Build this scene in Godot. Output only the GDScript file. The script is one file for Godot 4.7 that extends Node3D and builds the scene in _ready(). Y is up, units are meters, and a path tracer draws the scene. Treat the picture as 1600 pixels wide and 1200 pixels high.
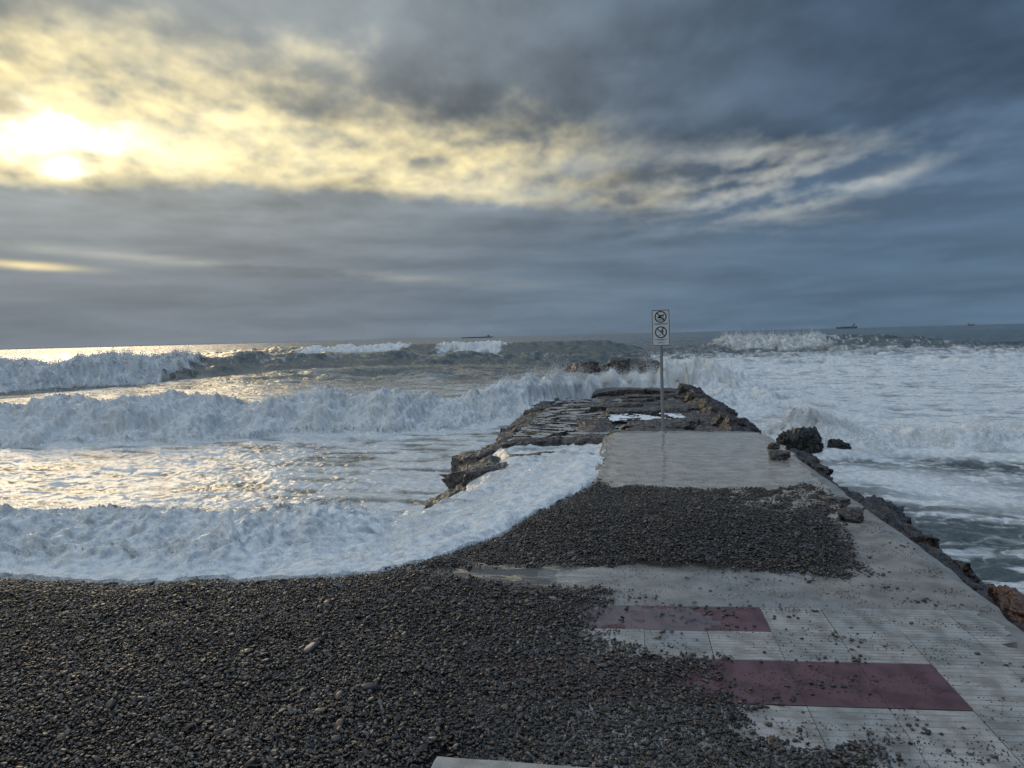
extends Node3D
# Storm surf breaking over a rock jetty at dusk. World: x to the right across the jetty, -z out to sea along it ("s" = -z), y up, metres.

const YAW := 9.47
var rng := RandomNumberGenerator.new()
var taken := {}
var M := {}

# ------------------------------------------------------------------ helpers
func noise(seed_: int, type: int, octaves: int, fractal: int = FastNoiseLite.FRACTAL_FBM) -> FastNoiseLite:
	var n := FastNoiseLite.new()
	n.seed = seed_
	n.noise_type = type
	n.frequency = 1.0
	n.fractal_type = fractal if octaves > 1 else FastNoiseLite.FRACTAL_NONE
	n.fractal_octaves = octaves
	return n

func numbered(called: String) -> String:
	if not taken.has(called):
		taken[called] = 0
		return called
	taken[called] += 1
	return "%s_%03d" % [called, taken[called]]

func tag(o: Node, label: String, category: String, group := "") -> Node:
	o.set_meta("label", label)
	o.set_meta("category", category)
	if group != "":
		o.set_meta("group", group)
	return o

func thing(called: String, at: Vector3, label: String, category: String, group := "") -> Node3D:
	var o := Node3D.new()
	o.name = numbered(called)
	add_child(o)
	o.position = at
	tag(o, label, category, group)
	return o

func obj(called: String, mesh: Mesh, mat: Material, parent: Node = null) -> MeshInstance3D:
	var o := MeshInstance3D.new()
	o.mesh = mesh
	if mat:
		o.material_override = mat
	if parent == null:
		o.name = numbered(called)
		add_child(o)
	else:
		o.name = called
		parent.add_child(o, true)
	return o

func struct(called: String, mesh: Mesh, mat: Material) -> MeshInstance3D:
	var o := obj(called, mesh, mat)
	o.set_meta("kind", "structure")
	return o

func lin(r: float, g: float, b: float) -> Color:
	return Color(r, g, b).linear_to_srgb()

func curve(t: PackedVector2Array, x: float) -> float:
	if x <= t[0].x:
		return t[0].y
	for i in range(1, t.size()):
		if x < t[i].x:
			var u := (x - t[i - 1].x) / (t[i].x - t[i - 1].x)
			return lerpf(t[i - 1].y, t[i].y, u)
	return t[t.size() - 1].y

func soft_curve(t: PackedVector2Array, x: float) -> float:
	if x <= t[0].x:
		return t[0].y
	for i in range(1, t.size()):
		if x < t[i].x:
			var u := (x - t[i - 1].x) / (t[i].x - t[i - 1].x)
			return lerpf(t[i - 1].y, t[i].y, u * u * (3.0 - 2.0 * u))
	return t[t.size() - 1].y

func tables(a: Array) -> PackedVector2Array:
	var p := PackedVector2Array()
	for i in range(0, a.size(), 2):
		p.append(Vector2(a[i], a[i + 1]))
	return p

func rows_in_threads(count: int, work: Callable) -> void:
	var id := WorkerThreadPool.add_group_task(work, count, -1, true)
	WorkerThreadPool.wait_for_group_task_completion(id)

func ramp(stops: Array) -> Gradient:
	var g := Gradient.new()
	var o := PackedFloat32Array()
	var c := PackedColorArray()
	for s in stops:
		o.append(s[0])
		c.append(s[1])
	g.offsets = o
	g.colors = c
	return g

func noise_tex(seed_: int, freq: float, octaves: int, stops: Array, size := 512, as_normal := false, bump := 4.0, type := FastNoiseLite.TYPE_SIMPLEX_SMOOTH) -> NoiseTexture2D:
	var t := NoiseTexture2D.new()
	var n := noise(seed_, type, octaves)
	n.frequency = freq
	t.noise = n
	t.width = size
	t.height = size
	t.seamless = true
	t.seamless_blend_skirt = 0.2
	if as_normal:
		t.as_normal_map = true
		t.bump_strength = bump
	elif stops.size():
		t.color_ramp = ramp(stops)
	return t

func mat(albedo: Color, rough: float, spec := 0.5) -> StandardMaterial3D:
	var m := StandardMaterial3D.new()
	m.albedo_color = albedo
	m.roughness = rough
	m.metallic_specular = spec
	return m

func world_tri(m: StandardMaterial3D, scale: float) -> void:
	m.uv1_triplanar = true
	m.uv1_world_triplanar = true
	m.uv1_scale = Vector3.ONE * scale

# ------------------------------------------------------------------ sky
var sky_rows := []
var sk_a: FastNoiseLite
var sk_b: FastNoiseLite
var sk_c: FastNoiseLite
var SW := 2560
var SH := 1280
var T_LOW := tables([-180, 10.6, -36, 10.7, -32, 10.9, -22, 11.6, -10, 11.2, -3, 10.6, 5, 10.1, 12, 9.4, 30, 9.0, 180, 9.0])
var T_HIGH := tables([-180, 19, -36, 20.5, -26, 20, -16, 18.5, -5, 17.6, 4, 16.6, 12, 13.6, 30, 12])

func sky_row(j: int) -> void:
	var row := PackedFloat32Array()
	row.resize(SW * 4)
	var el := 90.0 - (j + 0.5) * 180.0 / SH
	if el < 0.0:
		for i in SW:
			row[i * 4] = 0.10
			row[i * 4 + 1] = 0.115
			row[i * 4 + 2] = 0.125
			row[i * 4 + 3] = 1.0
		sky_rows[j] = row
		return
	var se := sin(deg_to_rad(el))
	var ce := cos(deg_to_rad(el))
	var k := 1.0 / (se + 0.11)
	for i in SW:
		var azw := (i + 0.5) * 360.0 / SW
		if azw > 180.0:
			azw -= 360.0
		var az := azw + YAW       # from the middle of the view, to the right
		if az > 180.0:
			az -= 360.0
		var ar := deg_to_rad(az)
		var qx := sin(ar) * ce * k
		var qz := cos(ar) * ce * k
		var w1 := sk_a.get_noise_2d(qx * 0.55 + 3.1, qz * 0.42)
		var w2 := sk_a.get_noise_2d(qx * 0.55 - 20.0, qz * 0.42 + 9.0)
		var n1 := sk_b.get_noise_2d(qx * 0.85 + w1 * 0.25, qz * 0.80 + w2 * 0.25)          # broad masses
		var n2 := sk_c.get_noise_2d(qx * 2.6 + w2 * 0.3 + 40.0, qz * 1.7 + w1 * 0.3)       # ragged detail
		var st := sk_c.get_noise_2d(az * 0.045 + w1 * 0.15 + 7.0, el * 0.42 + w2 * 0.15)   # long thin streaks, low down
		var fl := sk_c.get_noise_2d(az * 0.21 + w2 * 0.4, el * 0.44 + w1 * 0.3 + 50.0)      # small ripples in the lit gap
		# overcast body: grey on the sun's side, slate blue away from it, brighter overhead
		var side := smoothstep(-26.0, 30.0, az) * (1.0 - smoothstep(100.0, 170.0, absf(az)) * 0.5)
		var top := (1.0 + 2.7 * smoothstep(26.0, 75.0, el)) 
		var r := lerpf(0.212, 0.062, side)
		var g := lerpf(0.240, 0.104, side)
		var b := lerpf(0.262, 0.170, side)
		var low := 1.0 - smoothstep(2.0, 13.0, el)
		r = lerpf(r, lerpf(0.137, 0.076, side), low)
		g = lerpf(g, lerpf(0.166, 0.126, side), low)
		b = lerpf(b, lerpf(0.206, 0.194, side), low)
		var lum := 1.0 + n1 * 0.60 * smoothstep(4.0, 14.0, el) + n2 * 0.30 * smoothstep(5.0, 14.0, el) + st * 0.32 * (1.0 - smoothstep(9.0, 17.0, el))
		lum = maxf(lum, 0.45)
		if az > 8.0 and el > 11.0:
			lum *= 1.0 - 0.34 * smoothstep(8.0, 30.0, az) * smoothstep(11.0, 17.0, el) * (1.0 - smoothstep(28.0, 45.0, el))
		var zen := smoothstep(24.0, 60.0, el)
		r *= lum * top * lerpf(1.15, 1.28, zen)
		g *= lum * top * lerpf(1.12, 1.27, zen)
		b *= lum * top * lerpf(1.06, 1.26, zen)
		# the lit gap in the clouds round the sun
		var lo_edge := curve(T_LOW, az) + fl * 0.9 + w1 * 0.3
		var hi_edge := curve(T_HIGH, az) + n1 * 4.0 + n2 * 2.5
		var gap := smoothstep(lo_edge - 0.5, lo_edge + 0.75, el) * (1.0 - smoothstep(hi_edge - 3.2, hi_edge + 3.6, el))
		gap *= (1.0 - smoothstep(-2.0, 15.0, az + n1 * 9.0)) * smoothstep(-75.0, -45.0, az)
		var dx := (az + 32.2)
		var dy := (el - 14.0)
		var near_sun := exp(-(dx * dx / 520.0 + dy * dy / 90.0))
		var thin := clampf(0.70 + n2 * 0.6 + n1 * 0.35 + fl * 0.78, 0.15, 1.35)
		var glow := gap * thin * (0.50 + 0.26 * near_sun)
		r += glow * 0.97
		g += glow * 0.74
		b += glow * 0.23
		# the sun's own patch, white through thin cloud
		var sx := dx + n2 * 2.0
		var sy := dy + 0.1 - dx * 0.03 + fl * 1.6
		var core := exp(-(sx * sx / 7.0 + sy * sy / 1.0)) * 1.2 + exp(-(pow(sx - 2.2, 2.0) / 12.0 + pow(sy - 0.3, 2.0) / 0.3)) * 0.5
		core += exp(-(pow(dx - 0.8, 2.0) / 1.4 + pow(dy + 2.2 + fl, 2.0) / 0.25)) * 1.0
		core *= smoothstep(lo_edge - 0.2, lo_edge + 0.5, el)
		r += core * 1.7
		g += core * 1.5
		b += core * 1.0
		# soft warm veil spreading over the clouds round the sun
		var veil := exp(-(dx * dx / 420.0 + dy * dy / 130.0)) * 0.06
		r += veil
		g += veil * 0.88
		b += veil * 0.55
		# torn openings further right
		var p1 := exp(-(pow((az - 19.5) / 8.0, 2.0) + pow((el - 11.2 - (az - 19.5) * 0.05) / 2.7, 2.0)))
		var p2 := exp(-(pow((az - 25.5) / 4.5, 2.0) + pow((el - 9.9 - (az - 25.5) * 0.22) / 0.55, 2.0)))
		var p3 := exp(-(pow((az + 20.0) / 16.0, 2.0) + pow((el - 5.85 + (az + 22.0) * 0.075) / 0.38, 2.0)))
		var p4 := exp(-(pow((az + 34.0) / 3.0, 2.0) + pow((el - 5.55 + (az + 34.0) * 0.04 + st * 0.3) / 0.2, 2.0)))
		var tear := p1 * clampf(0.28 + n2 * 1.3 + st * 0.7, 0.0, 1.0) * 0.55 + p2 * clampf(0.6 + n2, 0.0, 1.0) * 0.42 + p3 * clampf(0.55 + st * 1.2, 0.0, 1.0) * 0.27
		r += p4 * 0.62
		g += p4 * 0.46
		b += p4 * 0.14
		r += tear * 0.68
		g += tear * 0.60
		b += tear * 0.40
		row[i * 4] = r
		row[i * 4 + 1] = g
		row[i * 4 + 2] = b
		row[i * 4 + 3] = 1.0
	sky_rows[j] = row

func make_sky() -> Image:
	sk_a = noise(11, FastNoiseLite.TYPE_SIMPLEX_SMOOTH, 3)
	sk_b = noise(23, FastNoiseLite.TYPE_SIMPLEX_SMOOTH, 4)
	sk_c = noise(37, FastNoiseLite.TYPE_SIMPLEX_SMOOTH, 6)
	sk_c.fractal_gain = 0.62
	sky_rows.resize(SH)
	rows_in_threads(SH, sky_row)
	var data := PackedByteArray()
	for j in SH:
		data.append_array(sky_rows[j].to_byte_array())
	sky_rows.clear()
	return Image.create_from_data(SW, SH, false, Image.FORMAT_RGBAF, data)

# ------------------------------------------------------------------ the ground's shape
var SHORE := tables([-30, 4.0, -8, 4.25, -4.62, 4.45, -3.65, 4.56, -2.79, 4.66, -2.18, 4.85, -1.66, 5.22, -1.39, 5.79, -1.11, 6.42, -0.61, 7.73, -0.40, 8.58, -0.3, 9.2])
var BEACH_EDGE := tables([2.0, 1.2, 2.6, 1.08, 2.92, 1.0, 3.08, 0.98, 3.02, 0.68])
var nz_a: FastNoiseLite
var nz_b: FastNoiseLite
var nz_c: FastNoiseLite
var nz_cell: FastNoiseLite
var nz_rid: FastNoiseLite
var beach_poly: PackedVector2Array
var mound_poly: PackedVector2Array

func shore_s(x: float) -> float:
	# the wash runs up the shingle in lobes
	return curve(SHORE, x) + nz_b.get_noise_2d(x * 1.1, 140.0) * 0.13 * smoothstep(-0.5, -1.2, x) + nz_b.get_noise_2d(x * 4.5, 150.0) * 0.035

func beach_y(x: float, s: float) -> float:
	# shingle surface (before the pebbles): banked up on the left, thin where it spills over the paving
	var y := -0.03
	var bank := smoothstep(0.9, -1.6, x) * 0.075 + smoothstep(-1.0, -5.0, x) * 0.05
	y += bank * smoothstep(6.2, 4.2, s + 0.15 * x)
	var cx := (x - 0.55) / 1.75
	var cs := (s - 6.6) / 1.55
	y += 0.13 * maxf(0.0, 1.0 - cx * cx - cs * cs)
	y += nz_a.get_noise_2d(x * 0.9, s * 0.9) * 0.022 * smoothstep(1.6, 0.2, x)
	var past := s - shore_s(x)
	if x < -0.3 and past > -0.35:
		var m := clampf((shore_s(x + 0.2) - shore_s(x - 0.2)) / 0.4, 0.0, 4.0)
		y -= maxf(0.0, (past + 0.35) / sqrt(1.0 + m * m)) * 0.16
	return y

# ------------------------------------------------------------------ the sea's shape
var W1 := tables([0, -0.03, 0.12, 0.01, 0.45, 0.035, 1.0, 0.07, 1.5, 0.075, 2.1, -0.03, 2.9, -0.42, 4.0, -0.70, 5.5, -0.82])
var W1B := tables([0, -0.03, 0.12, 0.01, 0.5, -0.02, 1.2, -0.12, 2.2, -0.19, 4.0, -0.22])
var BASE2 := tables([-60, 12.5, -30, 14.6, -16.6, 16.3, -9.9, 17.5, -5.0, 19.4, -2.6, 23.0, -0.5, 25.4, 3.0, 26.0, 6.0, 26.5])
var BASE3 := tables([-90, 28, -45, 33.5, -36.4, 36.5, -33, 39.5, -28.5, 44.5, -22, 50, -12, 57, 0, 63, 8, 67])
var AMP3 := tables([-60, 1.65, -30, 1.7, -25, 1.65, -19, 1.35, -12, 1.0, -3, 0.6, 6, 0.0])
var P_FRONT := tables([-0.6, 0.0, 0.0, 0.03, 0.35, 0.32, 0.8, 0.82, 1.15, 1.0, 1.6, 0.94, 3.0, 0.5, 5.0, 0.18, 8.0, 0.0])
var P_SWELL := tables([-2.4, 0.0, -0.8, 0.12, 0.4, 0.6, 1.1, 0.97, 1.4, 1.0, 1.9, 0.9, 4.0, 0.4, 8.0, 0.0])

# x: height, y: foam cover, z: froth (how torn up)
func sea_at(x: float, s: float) -> Vector3:
	var a := nz_a.get_noise_2d(x * 0.21 + 5.0, s * 0.34)
	var b := nz_b.get_noise_2d(x * 0.8, s * 1.25)
	var y := -0.82
	var foam := 0.0
	var froth := 0.0
	var lace := 1.0 - absf(nz_rid.get_noise_2d(x * 0.55 + b * 0.35, s * 0.95 + a * 0.8)) * 2.6     # thin winding veins
	var far := smoothstep(24.0, 70.0, s)
	y += a * lerpf(0.05, 0.34, far) + b * lerpf(0.035, 0.10, far)
	y += 0.16 * far * sin(s * 0.42 + x * 0.05 + a * 3.0)
	if x < 2.0:
		# backwash between the breakers, streaked with foam
		var c2 := nz_c.get_noise_2d(x * 0.38 + a, s * 1.5)
		foam = smoothstep(-0.72, 0.22, c2 + b * 0.35) * 0.74 + smoothstep(0.55, 1.0, lace) * 0.3
		foam *= 1.0 - smoothstep(30.0, 60.0, s) * 0.85
		if s > 28.0:
			foam *= 0.55 + a * 0.7
		froth = 0.12 * foam
		if x < -0.15 and s < 16.0:
			var sh := shore_s(x)
			var m := clampf((shore_s(x + 0.25) - shore_s(x - 0.25)) / 0.5, 0.0, 3.0)
			var p := (s - sh) / sqrt(1.0 + m * m)
			p += a * 0.5 * smoothstep(0.3, 1.5, p) + nz_b.get_noise_2d(x * 2.1, s * 2.1) * 0.07
			var pool := smoothstep(-3.3, -1.9, x + a * 0.5) * (1.0 - smoothstep(12.4, 14.2, s))
			var y1 := soft_curve(W1, p)
			var lift := 1.0 + nz_b.get_noise_2d(x * 0.9, s * 0.7 + 30.0) * 1.5
			y1 = y1 * (lift if y1 > 0.0 else 1.0)
			var y2 := soft_curve(W1B, p)
			var w := smoothstep(5.8, 3.6, p) * (1.0 - smoothstep(11.0, 12.5, s))
			var yy := lerpf(y1, y2 + b * 0.05, pool)
			y = lerpf(y, minf(yy, -0.2) if s > 11.5 else yy, maxf(w, pool))
			if p > -0.05 and p < 1.4:
				y = maxf(y, beach_y(x, s) + clampf(0.006 + p * 0.22, 0.0, 0.035))
			var white := smoothstep(3.7, 2.2, p + b * 0.7) * smoothstep(-0.2, -0.1, p)
			var torn := nz_c.get_noise_2d(x * 1.5 + b, s * 2.3) + nz_c.get_noise_2d(x * 5.0, s * 7.0) * 0.45
			foam = maxf(foam, white * clampf(1.05 + torn * 1.25 * smoothstep(0.15, 1.3, p), 0.36, 1.0))
			foam = maxf(foam, pool * clampf(0.84 + torn * 0.9, 0.34, 1.0))
			froth = maxf(froth, lerpf(white * smoothstep(0.0, 0.8, p) * smoothstep(3.5, 2.0, p) * 1.15, pool * 0.42 * smoothstep(0.0, 0.6, p), pool))
		# second breaker
		if s > 11.0 and s < 40.0:
			var sb := curve(BASE2, x) + a * 0.9 + nz_b.get_noise_2d(x * 0.30, 4.0) * 1.3
			var u := (s - sb) / 1.7
			var amp := lerpf(0.96, 0.80, smoothstep(-14.0, -4.5, x)) + 0.34 * smoothstep(-4.0, -1.5, x)
			amp *= 1.0 + nz_b.get_noise_2d(x * 0.42 + 60.0, 1.0) * 0.5 + nz_b.get_noise_2d(x * 1.7 + 60.0, 9.0) * 0.2
			var pr := soft_curve(P_FRONT, u)
			y += amp * pr
			var fr := smoothstep(-0.35, 0.1, u) * (1.0 - smoothstep(1.25, 2.6, u + b * 0.8))
			foam = maxf(foam, fr * clampf(1.0 + (nz_c.get_noise_2d(x * 0.9, s * 1.5 + y) + b * 0.4) * 0.75 * smoothstep(0.2, 0.9, u), 0.4, 1.0))
			foam = maxf(foam, smoothstep(-1.6, -0.2, u + b) * (1.0 - smoothstep(0.0, 0.3, u)) * 0.8)
			froth = maxf(froth, fr * 1.45)
		# third breaker: tumbling on the left, a dark unbroken face to its right
		if s > 26.0 and s < 80.0:
			var sb := curve(BASE3, x) + a * 1.2
			var amp := curve(AMP3, x) * (1.0 + nz_b.get_noise_2d(x * 0.22, 77.0) * 0.4)
			var broken := 1.0 - smoothstep(-30.3, -29.0, x + b * 1.4 + (s - sb) * 0.25)
			var u := (s - sb) / 2.6
			y += amp * lerpf(soft_curve(P_SWELL, u), soft_curve(P_FRONT, u * 1.15), broken)
			var fr := smoothstep(-0.2, 0.12, u) * (1.0 - smoothstep(1.1, 1.9, u + b * 0.4)) * broken
			foam = lerpf(foam, foam * 0.25, smoothstep(-1.0, 0.2, u) * (1.0 - smoothstep(1.6, 3.0, u)))
			foam = maxf(foam, fr)
			foam = maxf(foam, (1.0 - broken) * smoothstep(0.72, 1.0, lace) * 0.45 * smoothstep(0.2, 0.9, u) * (1.0 - smoothstep(1.5, 2.2, u)))
			froth = maxf(froth * 0.5, fr * 1.9)
			# a lower swell in front of it
			var v := (s - sb + 7.5 + a * 2.0) / 2.4
			y += 0.42 * soft_curve(P_SWELL, v) * smoothstep(-33.0, -24.0, x) * (1.0 - smoothstep(-12.0, -4.0, x))
		if s > 78.0 and s < 130.0:
			var sb := 93.0 + x * 0.06 + a * 3.0
			var u := (s - sb) / 3.6
			var amp := 1.75 * smoothstep(-80.0, -50.0, x) * (1.0 - smoothstep(-4.0, 4.0, x))
			var cap := smoothstep(-47.0, -44.0, x + b) * (1.0 - smoothstep(-31.0, -29.0, x + b)) + smoothstep(-26.5, -25.0, x + b) * (1.0 - smoothstep(-17.5, -16.0, x + b))
			y += amp * lerpf(soft_curve(P_SWELL, u), soft_curve(P_FRONT, u * 1.1), cap)
			var fr := smoothstep(0.12, 0.4, u) * (1.0 - smoothstep(1.1, 1.9, u + b * 0.3)) * cap
			foam = maxf(foam * 0.5, fr)
			froth = maxf(froth, fr * 2.2)
	else:
		# the lee side: broad field of spent foam, dark water close to the jetty
		var c2 := nz_c.get_noise_2d(x * 0.30 + a * 1.2, s * 0.85)
		var field := smoothstep(13.8, 15.4, s - (x - 4.0) * 0.06 + a * 1.2) * (1.0 - smoothstep(52.0, 92.0, s + a * 16.0 - x * 0.15))
		field *= 1.0 - smoothstep(30.0, 44.0, x - (70.0 - s) * 0.35) * smoothstep(25.0, 50.0, s)
		var lace2 := 1.0 - absf(nz_rid.get_noise_2d(x * 1.3 + b * 0.5, s * 2.3 + 17.0)) * 2.4
		var open := smoothstep(0.60, 0.98, lace) * (0.66 + a * 0.5) + smoothstep(0.62, 1.0, lace2) * (0.42 + c2 * 0.6) + smoothstep(-0.05, 0.5, c2 + b * 0.35) * 0.6
		open *= 1.0 - smoothstep(60.0, 110.0, s) * 0.92
		foam = lerpf(open, clampf(0.93 + c2 * 0.62 + b * 0.45, 0.12, 1.0), field)
		froth = field * 0.30 * clampf(0.6 + a + b * 0.8, 0.0, 1.0) + open * 0.05
		y += field * 0.10
		# spill of foam running in towards the rocks
		var tongue := (1.0 - smoothstep(0.0, 2.6, absf(x - 4.6 + (s - 12.4) * 0.55))) * smoothstep(9.4, 11.6, s + b * 0.7) * (1.0 - smoothstep(13.5, 15.0, s))
		foam = maxf(foam, tongue * clampf(0.95 + c2 * 0.8, 0.0, 1.0))
		# small breaker running in from the right
		var sb := 15.1 + (x - 4.0) * 0.02 + a * 0.9 + nz_b.get_noise_2d(x * 0.7, 8.0) * 0.35
		var u := (s - sb) / 0.75
		if u > -2.0 and u < 9.0:
			var amp := 0.33 * smoothstep(3.0, 4.2, x) * (1.0 + nz_b.get_noise_2d(x * 0.5 + 11.0, 2.0) * 0.5)
			y += amp * soft_curve(P_FRONT, u)
			var fr := smoothstep(-0.5, 0.1, u) * (1.0 - smoothstep(1.4, 3.2, u + b))
			foam = maxf(foam, fr)
			froth = maxf(froth, fr * 0.75)
		var heap := exp(-pow((x - 3.65 + b * 0.5) / 0.95, 2.0) - pow((s - 16.15) / 0.5, 2.0))
		y += heap * (0.48 + b * 0.3)
		froth = maxf(froth, heap * 1.15)
		foam = maxf(foam, smoothstep(0.1, 0.4, heap))
		# wash piling up against the end of the rock deck
		var wash := (1.0 - smoothstep(2.0, 9.0, x)) * smoothstep(17.0, 24.0, s) * (1.0 - smoothstep(28.0, 36.0, s))
		y += wash * (0.42 + b * 0.25) + 0.75 * exp(-pow((x - 2.2) / 2.2, 2.0) - pow((s - 27.0) / 1.3, 2.0)) * (1.0 + b * 0.5)
		froth = maxf(froth, wash * 1.3)
		foam = maxf(foam, wash)
		if s > 70.0 and s < 130.0:
			var sb2 := 88.0 - (x - 16.0) * 0.55 + a * 2.5
			var u2 := (s - sb2) / 3.2
			var amp2 := 1.55 * smoothstep(5.0, 13.0, x) * (1.0 - smoothstep(26.0, 46.0, x))
			var cap := smoothstep(10.0, 12.5, x + b) * (1.0 - smoothstep(21.5, 23.0, x + b * 0.7))
			y += amp2 * lerpf(soft_curve(P_SWELL, u2), soft_curve(P_FRONT, u2 * 1.1), cap)
			var fr2 := smoothstep(0.05, 0.3, u2) * (1.0 - smoothstep(1.15, 1.9, u2 + b * 0.3)) * cap
			foam = maxf(foam * (1.0 - 0.6 * smoothstep(-0.5, 0.5, u2)), fr2)
			foam = maxf(foam, (1.0 - cap) * smoothstep(0.7, 1.0, lace) * 0.5 * smoothstep(0.0, 0.8, u2) * (1.0 - smoothstep(1.4, 2.2, u2)) * amp2)
			froth = maxf(froth, fr2 * 2.0)
		if s > 250.0 and s < 330.0:
			var u3 := (s - 280.0 - a * 6.0) / 6.0
			var amp3 := smoothstep(150.0, 165.0, x) * (1.0 - smoothstep(205.0, 215.0, x))
			y += 1.7 * amp3 * soft_curve(P_FRONT, u3)
			foam = maxf(foam, amp3 * smoothstep(0.0, 0.3, u3) * (1.0 - smoothstep(1.1, 1.8, u3)))
	# under the jetty
	if x > -0.36 and x < 2.4 and s < 13.2:
		y = minf(y, -0.5)
	return Vector3(y, foam, froth)

func churn(x: float, s: float, y: float, froth: float) -> Vector3:
	# torn, lumpy whitewater: heaps of rounded clots leaning shoreward
	var k := 1.0 / (1.0 + 0.6 * maxf(0.0, froth - 1.0))
	var w := nz_b.get_noise_3d(x * 1.4 * k, y * 1.4 * k, s * 1.4 * k + 33.0) * 0.5
	var c1 := nz_cell.get_noise_3d(x * 1.15 * k + w, y * 1.6 * k, s * 1.15 * k)
	var c2 := nz_cell.get_noise_3d(x * 3.1 * k + w * 1.5 + 9.0, y * 3.4 * k + w, s * 3.1 * k)
	var c3 := nz_cell.get_noise_3d(x * 8.5 * k + w * 3.0, y * 8.5 * k, s * 8.5 * k + 4.0)
	var f := nz_c.get_noise_3d(x * 7.0 * k, y * 7.0 * k, s * 7.0 * k)
	var h := (-0.62 - c1) * 0.26 + (-0.62 - c2) * 0.13 + (-0.62 - c3) * 0.055 + f * 0.075
	h *= froth / sqrt(k)
	return Vector3(w * 0.06 * froth + f * 0.04 * froth, h * 0.85, -h * 0.45)

var sea_pos := []
var sea_col := []
var sea_fo := []
var sea_r := PackedFloat32Array()
const SEA_COLS := 840
const AZ0 := -0.93
const AZ1 := 0.66

func sea_row(j: int) -> void:
	var pos := PackedVector3Array()
	var col := PackedColorArray()
	var fo := PackedFloat32Array()
	pos.resize(SEA_COLS)
	col.resize(SEA_COLS)
	fo.resize(SEA_COLS)
	var r := sea_r[j]
	for i in SEA_COLS:
		var a := lerpf(AZ0, AZ1, i / float(SEA_COLS - 1))
		var x := r * sin(a)
		var s := r * cos(a) - 0.8
		var p: Vector3
		var f := 0.0
		var v := 0.0
		if r > 420.0:
			var sw := nz_a.get_noise_2d(x * 0.02, s * 0.05)
			p = Vector3(x, -0.82 + sw * 0.3, -s)
			f = smoothstep(0.42, 0.6, nz_b.get_noise_2d(x * 0.02, s * 0.05)) * 0.3 * (1.0 - smoothstep(400.0, 2500.0, r))
		else:
			var e := sea_at(x, s)
			f = e.y
			v = e.z
			p = Vector3(x, e.x, -s)
			if v > 0.01:
				var d := churn(x, s, e.x, v)
				p += Vector3(d.x, d.y, -d.z)
			if r < 90.0:
				p.y += nz_b.get_noise_2d(x * 3.3, s * 4.6) * 0.018 + nz_b.get_noise_2d(x * 9.0, s * 13.0) * 0.006
			if x < -0.25 and s < 12.0:
				var past := s - shore_s(x)
				if past < 0.06:
					p.y = minf(p.y, beach_y(x, s) - 0.09)
		pos[i] = p
		fo[i] = f
		var t := clampf(f, 0.0, 1.0)
		t = t * t * (3.0 - 2.0 * t)
		var grain := 1.0 + nz_b.get_noise_2d(x * 6.0, s * 9.0) * 0.30
		col[i] = Color(lerpf(0.085, 0.66 * minf(grain, 1.10), t), lerpf(0.098, 0.685 * minf(grain, 1.10), t), lerpf(0.094, 0.70 * minf(grain, 1.10), t))
	sea_pos[j] = pos
	sea_col[j] = col
	sea_fo[j] = fo

var sea_nrm := []
var sea_ix := []
func sea_faces(j: int) -> void:
	var n := PackedVector3Array()
	n.resize(SEA_COLS)
	var rows := sea_r.size()
	var here: PackedVector3Array = sea_pos[j]
	var up: PackedVector3Array = sea_pos[mini(j + 1, rows - 1)]
	var dn: PackedVector3Array = sea_pos[maxi(j - 1, 0)]
	for i in SEA_COLS:
		var du := here[mini(i + 1, SEA_COLS - 1)] - here[maxi(i - 1, 0)]
		var dv := up[i] - dn[i]
		n[i] = du.cross(dv).normalized()
	sea_nrm[j] = n
	var ix := [PackedInt32Array(), PackedInt32Array(), PackedInt32Array()]
	if j < rows - 1:
		var f0: PackedFloat32Array = sea_fo[j]
		var f1: PackedFloat32Array = sea_fo[j + 1]
		for i in SEA_COLS - 1:
			var m := (f0[i] + f0[i + 1] + f1[i] + f1[i + 1]) * 0.25
			var c := 2 if m > 0.86 else 1 if m > 0.3 else 0
			var k := j * SEA_COLS + i
			var t: PackedInt32Array = ix[c]
			t.append(k)
			t.append(k + SEA_COLS)
			t.append(k + 1)
			t.append(k + 1)
			t.append(k + SEA_COLS)
			t.append(k + SEA_COLS + 1)
			ix[c] = t
	sea_ix[j] = ix

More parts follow.
